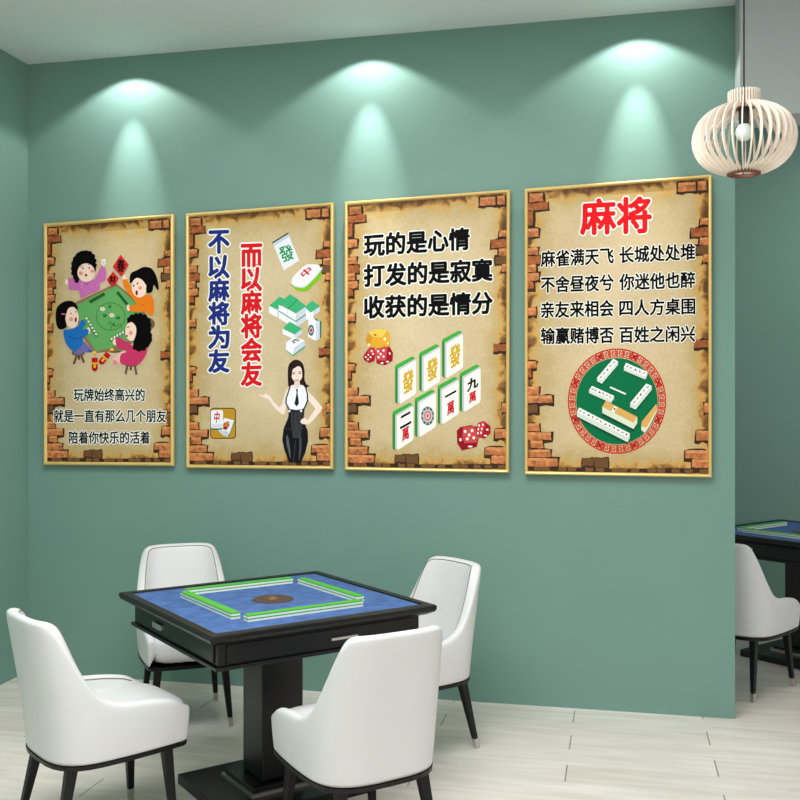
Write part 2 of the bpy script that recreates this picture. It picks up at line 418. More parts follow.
a.line([(520,425),(506,490)],14,(110,82,66)); a.line([(565,425),(578,495)],14,(110,82,66)); a.line([(540,425),(540,465)],13,(84,60,50)); a.ell(545,430,44,14,(120,90,72))
a.poly([(420,405),(450,365),(485,345),(510,350),(470,410),(450,430),(425,425)], (250,190,180), True); a.ell(436,415,16,12,(230,130,160),40)
a.ell(436,280,16,22,SKIN)
a.poly([(440,262),(465,252),(520,285),(560,305),(640,300),(650,335),(620,400),(570,436),(478,425),(474,365),(515,345),(490,330),(448,305)], (206,56,104), True)
a.ell(545,210,42,64,SKIN)
a.poly([(517,150),(530,112),(585,93),(640,105),(672,150),(672,210),(682,265),(655,310),(610,338),(570,330),(556,290),(575,230),(575,180),(548,148),(525,155)], BLK, True)
for i, (x, y) in enumerate(((530,130),(548,112),(575,102),(605,100),(635,110),(657,135),(664,165),(662,200),(668,235),(668,268),(650,300),(625,325),(595,330),(568,318))): a.ell(x, y, 15, 15, BLK, same=bool(i))
a.ell(541,220,13,15,(240,150,140)); a.line([(516,184),(532,178)],5,BLK); a.ell(516,240,6,8,(170,30,50))
part(a, 'woman_in_red_print', p1)
a = Art(22, (50, 240), 6.667)
a.poly([(472,98),(527,165),(478,246),(419,180)], (206,44,48)); a.text('春', [(448,125),(502,130),(500,218),(446,212)], BLK, .03)
part(a, 'lucky_paper_print', p1)
a = Art(28, (50, 240), 6.667)
a.poly([(422,210),(462,256),(432,306),(402,300),(379,265)], (206,44,48)); a.text('财', [(400,238),(442,240),(440,288),(398,286)], BLK, .03)
part(a, 'lucky_paper_print', p1)
for (x, y, rot) in ((300, 425, 0), (366, 388, 40)):
    a = Art(26, (50, 300), 6.667); ca, sa = math.cos(R(rot)), math.sin(R(rot))
    def tr(px, py): return (x+px*ca-py*sa, y+px*sa+py*ca)
    a.poly([tr(-20,-40),tr(20,-40),tr(20,35),tr(8,50),tr(-8,50),tr(-20,35)], (196,26,30))
    a.poly([tr(-20,-8),tr(20,-8),tr(20,2),tr(-20,2)], (236,190,50)); a.poly([tr(-8,5),tr(8,5),tr(6,28),tr(-6,28)], (236,190,50)); a.line([tr(-12,36),tr(12,36)],5,(90,20,20))
    a.ell(*tr(0,-76), 12, 10, (246,206,60)); a.line([tr(0,-66),tr(0,-42)],5,(240,120,60))
    part(a, 'firecracker_print', p1)
for st, q in (('玩牌始终高兴的', tq(73.5,145,394.8,394.8,13.5)), ('就是一直有那么几个朋友', tq(53.5,166.5,416,416,13.5)), ('陪着你快乐的活着', tq(68.5,150,437.5,437.5,13.5))):
    a = Art(2); a.text(st, q, BLK, .026, .09); part(a, 'lettering', p1)

# --- picture 2
p2 = picture([(185.6,213.6),(333.6,202.4),(333.2,469.5),(186,468)], 'gold framed parchment picture with blue and red vertical writing and a printed dark-haired woman')
for chars, x, ys, h, c in (('不以麻将为友', 219, (242,267,290,313.5,337,361), 24, (34,48,128)), ('而以麻将会友', 251.5, (256,279.5,302.5,326,350,374), 25, (222,28,36))):
    a = Art(2)
    for ch, y in zip(chars, ys): a.text(ch, [(x-10.8,y-h/2+.4),(x+10.8,y-h/2-.4),(x+10.8,y+h/2-.4),(x-10.8,y+h/2+.4)], c, .045, .10)
    part(a, 'lettering', p2, ('blue' if c[2] > 100 else 'red')+' vertical lettering')
a = Art(2, (260, 220), 5.714)
a.poly([(68,128),(160,72),(165,78),(74,136)], (10,92,66)); a.poly([(74,134),(163,80),(224,232),(135,288)], (236,236,242)); a.poly([(74,134),(163,80),(170,96),(80,150)], (206,208,222))
a.text('發', [(98,155),(178,132),(205,222),(125,250)], (18,150,86), .02)
part(a, 'tile_print', p2, 'white tile with a green character')
a = Art(2, (260, 220), 5.714)
a.poly([(186,360),(190,385),(215,405),(258,408),(280,398),(346,330),(350,290),(340,270)], (132,190,38), True); a.poly([(186,345),(186,372),(215,385),(262,380),(340,300),(344,275)], (222,226,228), True)
a.poly([(182,345),(195,320),(255,262),(285,254),(330,256),(344,272),(335,295),(268,365),(240,376),(200,372)], (250,250,252), True)
a.text('中', [(222,302),(272,262),(308,290),(256,335)], (206,32,52), .03)
part(a, 'tile_print', p2, 'rounded white and lime tile with a red character')
a = Art(2, (260, 220), 5.714)
G, WH, GR = (66,180,120), (250,250,252), (212,212,228)
def cube(cx, cy, w, h, hgt):               # isometric tile: top diamond, left and right faces
    a.poly([(cx-w,cy),(cx,cy+h),(cx,cy+h+hgt),(cx-w,cy+hgt)], WH); a.poly([(cx,cy+h),(cx+w,cy),(cx+w,cy+hgt),(cx,cy+h+hgt)], GR); a.poly([(cx-w,cy),(cx,cy-h),(cx+w,cy),(cx,cy+h)], G)
def slabt(tl, tr, br, bl, hgt):
    a.poly([tl,tr,br,(br[0],br[1]+hgt),(bl[0],bl[1]+hgt),(tl[0],tl[1]+hgt)], WH); a.poly([bl,br,(br[0],br[1]+hgt),(bl[0],bl[1]+hgt)], WH if bl[0] < br[0] else GR); a.poly([tl,tr,br,bl], G)
a.poly([(52,490),(98,514),(98,556),(52,532)], WH); a.poly([(98,514),(112,505),(112,548),(98,556)], GR); a.poly([(52,490),(112,438),(150,455),(98,514)], G)
a.poly([(262,505),(300,515),(342,495),(342,522),(268,575),(262,560)], GR); a.poly([(262,505),(305,525),(305,550),(262,572)], WH); a.poly([(255,498),(298,460),(344,492),(290,530)], G)
a.poly([(108,485),(160,510),(205,533),(205,622),(108,562)], WH); a.poly([(205,533),(262,495),(262,575),(205,622)], GR)
a.line([(108,520),(205,580)], 6, (30,150,100)); a.line([(205,580),(262,540)], 6, (30,150,100))
a.poly([(108,478),(172,424),(216,452),(160,508)], G); a.poly([(160,508),(216,452),(264,492),(205,535)], G); a.line([(160,508),(216,452)], 4, (30,130,90)); a.line([(158,510),(158,548)], 4, GR)
a.poly([(130,620),(195,650),(205,665),(205,685),(130,652)], WH); a.poly([(195,650),(240,625),(240,650),(200,682)], GR); a.poly([(130,620),(170,580),(242,622),(198,655)], G)
part(a, 'stacked_tiles_print', p2, 'stack of green backed tiles')
a = Art(16, (260, 220), 5.714)
a.poly([(300,555),(352,580),(350,672),(318,692)], (20,130,86)); a.poly([(318,575),(342,575),(342,680),(318,692)], GR); a.poly([(278,560),(300,552),(320,575),(318,690),(275,668)], WH)
a.ell(293,630,17,32,(30,110,84)); a.ell(293,630,11,20,(206,170,190)); a.ell(293,630,6,9,(196,30,50))
part(a, 'tile_print', p2, 'upright tile with a circle mark')
a = Art(20, (260, 220), 5.714)
a.poly([(148,742),(188,778),(258,728),(256,715),(188,765),(150,730)], (60,180,130)); a.poly([(150,700),(195,728),(188,770),(148,740)], WH); a.poly([(195,728),(258,690),(256,720),(188,770)], GR); a.poly([(150,700),(195,668),(258,688),(194,730)], (250,250,252))
a.text('西', [(176,690),(215,676),(232,688),(192,708)], (30,30,34), .02)
part(a, 'tile_print', p2, 'lying white tile with a dark character')
a = Art(2, (200, 400), 17.778)
def rr(x0, y0, x1, y1, r, c):
    pts = []
    for cx, cy, s0 in ((x1-r,y0+r,-90),(x1-r,y1-r,0),(x0+r,y1-r,90),(x0+r,y0+r,180)):
        pts += [(cx+r*math.cos(R(s0+t)), cy+r*math.sin(R(s0+t))) for t in (0,30,60,90)]
    a.poly(pts, c)
rr(182,138,640,690,60,(104,72,24)); rr(198,158,622,672,48,(200,148,40))
a.poly([(400,480),(600,340),(612,370),(612,420),(560,520),(530,640),(480,668),(400,600)], (20,130,80))
a.poly([(318,540),(440,318),(610,362),(520,610),(490,662),(400,625)], (240,242,248)); a.poly([(318,540),(500,560),(520,610),(490,662),(400,625)], (206,210,218))
a.ell(465,450,55,62,(214,128,60),20); a.ell(450,500,40,30,(170,44,28)); a.ell(500,400,26,24,(230,140,60)); a.ell(440,425,10,12,(40,20,20)); a.ell(510,440,14,18,(120,60,60))
rr(200,240,405,530,30,(20,120,76)); rr(195,180,412,505,30,(244,246,250)); a.poly([(200,430),(405,430),(395,500),(215,500)], (222,226,232))
a.text('中', [(262,200),(362,200),(340,410),(245,410)], (216,30,56), .03)
part(a, 'tile_badge_print', p2, 'ochre square badge with two white tiles')
# printed woman
a = Art(2, (255, 355), 6.957)
LS, HS = (252,226,212), (44,28,26)
a.poly([(232,220),(228,130),(235,70),(265,38),(300,35),(332,60),(345,110),(345,170),(360,205),(378,212),(355,230),(330,235),(250,235)], HS, True)
part(a, 'hair_print', p2)
a = Art(4, (255, 355), 6.957)
a.poly([(20,272),(60,280),(75,265),(105,285),(125,320),(170,365),(185,345),(215,250),(240,215),(275,205),(310,205),(350,225),(385,270),(425,310),(468,365),(455,395),(400,460),(370,485),(325,475),(318,455),(345,435),(365,455),(420,375),(385,330),(360,300),(330,240),(240,250),(222,330),(215,370),(205,415),(185,410),(140,375),(95,310),(50,292)], LS, False)
a.ell(292,130,40,58,LS); a.poly([(276,170),(310,170),(315,225),(272,225)], (244,210,196))
part(a, 'face_and_arms_print', p2)
a = Art(8, (255, 355), 6.957)
a.poly([(248,232),(262,212),(292,228),(320,208),(345,225),(365,290),(345,360),(320,378),(240,375),(218,340),(225,290)], (250,250,254), True)
a.line([(255,250),(262,320)],2,(200,200,214)); a.line([(330,245),(336,320)],2,(200,200,214)); a.line([(262,214),(290,238),(318,212)],3,(190,190,205))
part(a, 'blouse_print', p2)
a = Art(14, (255, 355), 6.957)
D1 = (34,32,38)
a.poly([(286,238),(299,238),(297,265),(307,335),(292,358),(275,340),(290,265)], D1)
for sd in (((246,215),(232,260),(218,300),(216,335),(238,378)), ((352,222),(365,270),(366,320),(340,380))): a.line(sd, 9, D1)
a.poly([(230,372),(290,384),(345,370),(340,430),(345,470),(368,530),(370,600),(350,680),(318,752),(238,748),(205,660),(190,590),(200,510),(222,460),(235,420)], (24,22,26), False)
for i in range(9): a.line([(252+i*10,395),(258+i*8,510),(268+i*6,575)], 2, (104,102,112), same=bool(i))
a.line([(232,376),(290,388),(345,374)],4,(80,80,90)); a.line([(200,508),(285,520),(352,506)],4,(60,60,66)); a.line([(285,590),(276,660),(268,748)],4,(70,68,76))
a.poly([(222,560),(232,570),(245,650),(248,720),(236,680),(220,610)], (96,94,104), True); a.poly([(310,560),(325,590),(322,680),(305,735),(308,650)], (72,70,80), True)
for x, y in ((240,390),(322,388)): a.ell(x,y,8,10,(226,226,232))
a.poly([(318,458),(345,436),(362,450),(370,470),(352,482),(326,476)], LS, True)
part(a, 'corset_and_trousers_print', p2)
a = Art(8, (255, 355), 6.957)
a.poly([(250,120),(248,80),(275,58),(310,75),(290,82),(262,105),(256,150)], HS, True); a.poly([(300,60),(330,75),(342,120),(340,170),(330,150),(325,100)], HS, True)
a.ell(270,130,9,4,(60,40,40)); a.ell(312,127,9,4,(60,40,40)); a.line([(258,120),(281,118)],3,(80,56,50)); a.line([(302,116),(324,116)],3,(80,56,50))
a.line([(291,135),(288,152),(296,154)],2,(222,170,150)); a.ell(290,175,14,5,(206,70,84)); a.ell(290,174,9,2,(252,246,244))
part(a, 'face_features_print', p2)

# --- picture 3
p3 = picture([(344.5,202),(510,189.5),(509,473),(344.5,470.3)], 'gold framed parchment picture with three black lines above seven upright tiles and dice')
for st, q in (('玩的是心情', tq(363.5,470,245.5,238.5,23.5)), ('打发的是寂寞', tq(363.5,493,276,269.5,23.5)), ('收获的是情分', tq(363.5,493,307.5,302.5,23.5))):
    a = Art(2); a.text(st, q, BLK, .04, .085); part(a, 'lettering', p3)
Z5 = 5.517
def big_tile(x, y, marks, lab):            # x,y = front face top-left in the zoomed drawing
    a = Art(2, (355, 320), Z5)
    w, h, sl = 90, 192, -50
    a.poly([(x-18,y+8),(x-18,y-12),(x-14,y-20),(x+72,y-66),(x+90,y-62),(x+90,y-40),(x+5,y+10),(x,y+h+6),(x-6,y+h+2),(x-18,y+h-6)], (70,172,66))
    a.poly([(x-18,y-8),(x-4,y+0),(x-4,y+h+4),(x-18,y+h-6)], (44,140,54))
    a.poly([(x-3,y+4),(x+2,y-2),(x+88,y-52),(x+96,y-48),(x+96,y+h-62),(x+90,y+h-50),(x+8,y+h-4),(x-3,y+h+2)], (206,204,214))
    a.poly([(x+8,y+12),(x+14,y+4),(x+90,y-42),(x+98,y-42),(x+98,y+h-62),(x+92,y+h-50),(x+12,y+h+2),(x+8,y+h-4)], (252,250,238))
    for m_ in marks:
        if m_[0] == 'o':
            cx, cy = x+53, y+78
            a.ell(cx, cy, 36, 52, (62,88,84)); a.ell(cx, cy, 27, 38, (196,200,190))
            for i in range(10):
                t = 2*math.pi*i/10; a.ell(cx+31*math.cos(t), cy+45*math.sin(t), 3.5, 5, (206,212,200), same=bool(i), n=8)
            a.ell(cx, cy, 20, 28, (208,120,140)); a.ell(cx, cy, 12, 17, (232,200,200)); a.ell(cx, cy, 6, 8, (190,50,80))
        else:
            ch, c, v0, v1 = m_; q = lambda u, v: (x+8+90*u, y+8-50*u+v*(h-6))
            wd_ = .12 if ch == '萬' else 0; a.text(ch, [q(.17+wd_,v0+wd_*.25), q(.86-wd_,v0+wd_*.25), q(.86-wd_,v1), q(.17+wd_,v1)], c, .05 if c == BLK else .035)
    part(a, 'tile_print', p3, lab)
GO, RD = (216,170,34), (206,26,48)
for x, y in ((239,268),(372,200),(498,125)): big_tile(x, y, [('發', GO, .14, .82)], 'printed tile with a gold character')
big_tile(595, 312, [('九', BLK, .12, .48), ('萬', RD, .5, .86)], 'printed tile with black and red characters')
big_tile(474, 380, [('一', BLK, .06, .44), ('萬', RD, .42, .86)], 'printed tile with one black stroke and a red character')
big_tile(348, 451, [('o',)], 'printed tile with a round grey and red mark')
big_tile(225, 523, [('二', BLK, .06, .44), ('萬', RD, .42, .86)], 'printed tile with two black strokes and a red character')
def die(name, polys, pips, lab):
    a = Art(12, (355, 320), Z5)
    for pts, c in polys: a.poly(pts, c)
    for x, y, rx, ry, c in pips: a.ell(x, y, rx, ry, c, n=10)
    part(a, name, p3, lab)
W_ = (255,240,236)
die('die_print', [([(58,110),(75,70),(115,48),(180,56),(192,85),(194,140),(160,160),(75,148)],(228,168,50)), ([(75,70),(115,48),(180,56),(150,98),(95,92)],(246,200,84)), ([(95,92),(75,70),(58,110),(75,148),(85,150)],(212,146,40))],
    [(112,82,8,5,(190,40,20)),(165,105,8,9,(252,240,190)),(78,138,8,9,(252,240,190)),(182,128,4,7,(252,240,190))], 'yellow die')
die('die_print', [([(45,200),(80,152),(108,150),(115,180),(108,225),(80,238),(50,222)],(168,26,40)), ([(80,152),(108,150),(116,180),(100,190),(70,180)],(200,60,66))], [(92,172,5,6,W_),(100,188,5,6,W_),(86,205,5,6,W_),(60,205,5,5,W_),(72,218,5,5,W_),(74,192,4,5,W_)], 'small red die')
die('die_print', [([(112,185),(120,158),(165,143),(192,148),(210,180),(208,225),(165,250),(120,240)],(160,20,34)), ([(115,165),(165,145),(180,155),(170,225),(122,222),(110,190)],(206,72,76))], [(128,172,6,7,W_),(158,168,6,7,W_),(142,188,6,7,W_),(130,205,6,7,W_),(158,202,6,7,W_),(192,185,5,7,W_),(150,238,8,5,W_),(180,230,8,5,W_)], 'red die with five white dots')
die('die_print', [([(562,610),(582,590),(640,580),(682,592),(684,650),(672,700),(590,720),(564,680)],(150,20,32)), ([(596,590),(660,584),(682,640),(672,675),(604,680),(592,640)],(206,76,74))], [(608,615,8,9,W_),(646,610,8,9,W_),(630,634,8,9,W_),(620,656,8,9,W_),(656,650,8,9,W_),(582,660,7,9,W_),(636,698,14,5,W_)], 'large red die')
die('die_print', [([(664,610),(680,566),(710,556),(748,585),(748,625),(715,655),(678,645)],(170,26,40)), ([(680,566),(710,556),(722,572),(700,645),(668,630)],(200,60,66))], [(685,582,5,7,W_),(706,578,5,7,W_),(680,602,5,7,W_),(700,600,5,7,W_),(678,624,5,7,W_),(696,622,5,7,W_),(730,605,7,5,W_),(720,638,9,5,W_)], 'tilted red die')

# --- picture 4
p4 = picture([(524.5,188.8),(711.8,174.5),(711.8,477.5),(524.5,474.5)], 'gold framed parchment picture with red title and round red medallion, rightmost and largest')
a = Art(2); a.text('麻将', [(579.5,199),(652,195),(652,233.5),(579.5,236)], (232,24,30), .035, .07); part(a, 'title_lettering', p4, 'large red title lettering')
for (s1, s2, yl, yr) in (('麻雀满天飞','长城处处堆',259,251.5), ('不舍昼夜兮','你迷他也醉',284.8,279.5), ('亲友来相会','四人方桌围',310,306), ('输赢赌博否','百姓之闲兴',336,333.5)):
    a = Art(2); g = (yr-yl)/154
    a.text(s1, tq(540.5,614,yl,yl+g*73,17.5), BLK, .03, .075); a.text(s2, tq(619,695.5,yl+g*78,yr,17.5), BLK, .03, .075); part(a, 'lettering', p4)
ZX = 6.67; cx, cy = 380, 408
a = Art(2, (560, 340), ZX)
RX, RY = 328, 352; IX, IY = 272, 288; RED = (206,48,40)
def pp(t, k):                              # polar point, k from 0 at the inner edge to 1 at the outer
    return (cx+(IX+(RX-IX)*k)*math.cos(t), cy+(IY+(RY-IY)*k)*math.sin(t))
a.ring(cx, cy, RX, RY, 5, RED, 64)
n = 40
for i in range(n):
    t0 = 2*math.pi*i/n; dt = 2*math.pi/n
    if i % 8 == 0: pass
    a.k = 4
    # fret unit: a squared spiral with crossbars
    def L_(pts, w=6.4): a.line([pp(t0+dt*u, k) for u, k in pts], w, RED, same=True)
    L_([(.05,.1),(.05,.9)]); L_([(.05,.88),(.5,.9),(.8,.88)]); L_([(.8,.88),(.8,.3),(.35,.3),(.35,.68),(.58,.68),(.58,.5)]); L_([(.2,.12),(.95,.12)]); L_([(.05,.5),(.25,.5)], 4.5); L_([(.92,.2),(.92,.8)], 4)
    if i % 5 == 2: L_([(.1,.2),(.9,.8)], 13); L_([(.1,.8),(.9,.2)], 11)
part(a, 'medallion_border_print', p4, 'red fretwork ring')
a = Art(6, (560, 340), ZX)
a.ell(cx, cy, IX, IY, (10,112,68), n=48)
def hull(ps):
    ps = sorted((v.x, v.y) for v in ps)
    def half(it):
        h = []
        for v in it:
            while len(h) > 1 and (h[-1][0]-h[-2][0])*(v[1]-h[-2][1])-(h[-1][1]-h[-2][1])*(v[0]-h[-2][0]) <= 0: h.pop()
            h.append(v)
        return h[:-1]
    return half(ps)+half(ps[::-1])
def brow(p, q, w, hgt, n, top, side, mk, ends=None):   # a row of tiles from p to q, w = vector of the other top edge
    p, q, w = Vector(p), Vector(q), Vector(w); hv = Vector((0, hgt))
    a.poly([p+w*.1+hv*1.3, q+w*.1+hv*1.3, q+w+hv*1.4, p+w+hv*1.4], (6,76,46))
    a.poly(hull([p, q, q+w, p+w, p+hv, q+hv, q+w+hv, p+w+hv]), side); a.poly([p, q, q+w, p+w], top)
    for i in range(1, n):
        c0 = p+(q-p)*i/n; a.line([c0, c0+w], 1.6, (170,170,160), same=i > 1)
    rnd = random.Random(5)
    if mk:
        for i in range(n):
            c0 = p+(q-p)*(i+.5)/n+w*.5
            a.k += 0
            for j in range(3):
                o1 = Vector((rnd.uniform(-7, 7), rnd.uniform(-8, 8))); o2 = Vector((rnd.uniform(-7, 7), rnd.uniform(-8, 8)))
                a.line([c0+o1, c0+o2], 4, (34,36,52) if j else (60,40,60), same=not (i == 0 and j == 0))
WT, WSD = (250,250,244), (214,224,212)
brow((355,125),(247,252),(32,18),22,5,WT,WSD,True)
brow((440,152),(583,212),(-14,32),20,5,WT,WSD,True)
brow((575,290),(468,420),(36,16),28,5,WT,WSD,True)
brow((214,306),(360,372),(-20,28),20,6,WT,WSD,True)
a.line([(335,315),(437,360)],11,(240,244,232))
brow((306,405),(515,512),(-24,40),42,8,(224,172,88),(222,228,206),False)
a.poly([(362,440),(382,450),(362,485),(342,475)],WT); a.ell(364,460,7,8,(60,60,90),n=8)
a.poly([(545,545),(640,430),(648,470),(600,570),(565,620),(541,600)],(222,228,206)); a.poly([(545,575),(545,545),(643,430),(650,455),(575,585)],(224,172,88))
brow((128,450),(465,622),(-14,28),32,12,WT,WSD,True)
a.k += 1
part(a, 'tile_game_print', p4, 'round green scene with rows of tiles')

# ------------------------------------------------------------------ chair
def interp(tab, x):
    if x <= tab[0][0]: return tab[0][1]
    for (a0, b0), (a1, b1) in zip(tab, tab[1:]):
        if x <= a1:
            t = (x-a0)/(a1-a0); return b0+(b1-b0)*(t*t*(3-2*t) if False else t)
    return tab[-1][1]
A_, RB, FR = .232, -.235, .245
HT = [(-.24,.822),(-.205,.818),(-.185,.80),(-.165,.735),(-.14,.655),(-.115,.595),(-.085,.548),(-.05,.525),(0,.513),(.10,.505),(.18,.492),(.225,.475),(.245,.455)]
def outline(n_side=9, n_back=30):
    pts = []
    for i in range(n_side):
        t = i/n_side; p = FR+(-.03-FR)*t; pts.append((p, A_-.02*(1-t)**2))
    for i in range(n_back+1):
        th = math.pi/2+math.pi*i/n_back; c, s = math.cos(th), math.sin(th); e = .64
        pts.append((-.03-(abs(c)**e)*(-.03-RB), math.copysign(abs(s)**e, s)*A_))
    for i in range(n_side):
        t = (n_side-1-i)/n_side; p = FR+(-.03-FR)*t; pts.append((p, -(A_-.02*(1-t)**2)))
    return pts
def chair_proto():
    e = empty('dining_chair')
    o = outline(); n = len(o); TH = .042; sec = []
    nor = []
    for i in range(n):
        a0 = Vector(o[max(0, i-1)]); b0 = Vector(o[min(n-1, i+1)]); t = (b0-a0).normalized(); nor.append(Vector((t.y, -t.x)))
    if nor[0].y < 0: nor = [-q for q in nor]   # outward
    def shape(p, q, z, w):                     # lean of the back and taper of the tub
        k = max(0, z-.45); lean = max(0, min(1, (-.02-p)/.18)); p -= lean*(.17*k+.02*k*k)
        q *= 1-.12*max(0, z-.56)*lean
        b = 1-.035*max(0, (.46-z)/.12)**1.5; return (p*b, q*b, z)
    def section(i, sh=1.0, ps=0):
        p, q = o[i]; nn = nor[i]; h = interp(HT, p); s = []
        z0 = .322
        for k in range(8): 
            z = z0+(h-.018-z0)*(k-1)/6 if k > 1 else z0+.004*k; s.append(shape(p+ps, q, z, 0))
        for k in range(1, 6):
            ang = math.pi*k/6; off = TH/2*(1-math.cos(ang)); zz = h-.018+.018*math.sin(ang)
            x, y, z = shape(p+ps-nn.x*off, q-nn.y*off, zz, 0); s.append((x, y, z))
        for k in range(6):
            z = h-.018+(.40-h+.018)*k/5; t2 = TH*(1+.35*k/5)
            s.append(shape(p+ps-nn.x*t2, q-nn.y*t2, z, 0))
        if sh != 1:
            m = Vector((0, 0, 0))
            for v in s: m += Vector(v)/len(s)
            s = [tuple(m+(Vector(v)-m)*Vector((sh, sh, 1-(1-sh)*.35)) if False else Vector((m.x+(v[0]-m.x)*sh, m.y+(v[1]-m.y)*sh, m.z+(v[2]-m.z)*(1-(1-sh)*.3)))) for v in s]
        return s
    secs = [section(0, .45, .022), section(0, .85, .014)]+[section(i) for i in range(n)]+[section(n-1, .85, .014), section(n-1, .45, .022)]
    m = len(secs[0]); vs = [v for s in secs for v in s]; fs = []
    for i in range(len(secs)-1):
        for j in range(m-1): fs.append((i*m+j, i*m+j+1, (i+1)*m+j+1, (i+1)*m+j))
        fs.append((i*m+m-1, i*m, (i+1)*m, (i+1)*m+m-1))
    fs += [tuple(reversed(range(m))), tuple(range((len(secs)-1)*m, len(secs)*m))]
    b = MB(); b.add(vs, fs, M['leather']); b.build('shell_back', e, smooth=True, sub=1)
    # piping along the inner lip
    b = MB(); pts = []
    for i in range(1, n-1):
        p, q = o[i]; nn = nor[i]; h = interp(HT, p); pts.append(shape(p-nn.x*(TH-.002), q-nn.y*(TH-.002), h-.012, 0))
    b.tube(pts, .0022, M['piping'], 6); b.build('piping', e, smooth=True)
    # seat cushion
    def ring(sc, z, ins=0):
        out = []
        for k in range(40):
            t = 2*math.pi*k/40; c, s = math.cos(t), math.sin(t); ex = .42
            out.append((.055+math.copysign(abs(c)**ex, c)*(.232*sc-ins), math.copysign(abs(s)**ex, s)*(.198*sc-ins), z))
        return out
    lv = [ring(.95, .322), ring(.985, .37), ring(1, .41), ring(.995, .435), ring(.96, .452), ring(.85, .462), ring(.5, .468), ring(.15, .47)]
    vs = [v for r in lv for v in r]; fs = [(i*40+j, i*40+(j+1) % 40, (i+1)*40+(j+1) % 40, (i+1)*40+j) for i in range(len(lv)-1) for j in range(40)]
    fs += [tuple(reversed(range(40))), tuple(range((len(lv)-1)*40, len(lv)*40))]
    b = MB(); b.add(vs, fs, M['leather']); b.build('seat', e, smooth=True, sub=1)
    # dark base rim under the tub
    def rim(sc, z):
        out = [(p*sc, q*sc, z) for p, q in o[::2]]
        p0, q0 = o[-1]
        for k in range(1, 8):
            t = math.pi*k/8; out.append(((p0+.035*math.sin(t)**.7)*sc, q0*math.copysign(abs(math.cos(t))**.8, math.cos(t))*sc, z))
        return out
    RN = len(rim(1, 0))
    lv = [rim(.93, .306), rim(.962, .309), rim(.968, .324)]
    vs = [v for r in lv for v in r]; fs = [(i*RN+j, i*RN+(j+1) % RN, (i+1)*RN+(j+1) % RN, (i+1)*RN+j) for i in range(2) for j in range(RN)]
    fs += [tuple(reversed(range(RN))), tuple(range(2*RN, 3*RN))]
    b = MB(); b.add(vs, fs, M['blackwood']); b.build('base_rim', e)
    for sx, sy in ((1, 1), (1, -1), (-1, 1), (-1, -1)):
        tp = Vector((.175*sx+.015, .155*sy, .308)); bt = Vector((.195*sx+(.015 if sx > 0 else -.03), .185*sy, 0))
        def sq(t, hw): c = tp+(bt-tp)*t; return [(c.x+a1*hw, c.y+b1*hw, c.z) for a1, b1 in ((-1,-1),(1,-1),(1,1),(-1,1))]
        tt = 1-.045/.308
        b = MB(); b.add(sq(0, .019)+sq(tt, .0115), [(0,3,2,1),(4,5,6,7),(0,1,5,4),(1,2,6,5),(2,3,7,6),(3,0,4,7)], M['blackwood'])
        lg = b.build('leg', e, bevel=.004)
        b = MB(); b.add(sq(tt, .0118)+sq(1, .0095), [(0,3,2,1),(4,5,6,7),(0,1,5,4),(1,2,6,5),(2,3,7,6),(3,0,4,7)], M['steel'])
        fc = b.build('foot_cap', lg, bevel=.002); fc['label'] = 'silver foot cap'
    return e
ch0 = chair_proto()
CH = [((-1.095, 3.555), 40, 'white leather tub chair on the left of the near table, seen from behind'),
      ((-.145, 3.365), 122, 'white leather tub chair in front of the near table, its back to us'),
      ((-1.055, 4.83), -70, 'white leather tub chair behind the near table facing us, by the left corner'),
      ((.055, 4.42), 216, 'white leather tub chair at the right of the near table, facing left'),
      ((1.87, 5.36), 42, 'white leather tub chair in the next room, cut off by the wall end')]
for i, ((x, y), ang, lab) in enumerate(CH):
    c = ch0 if i == 0 else copy_tree(ch0)
    c.location = (x, y, 0); c.rotation_euler = (0, 0, R(ang)); tag(c, lab, 'chair', 'white tub chairs at the game tables')

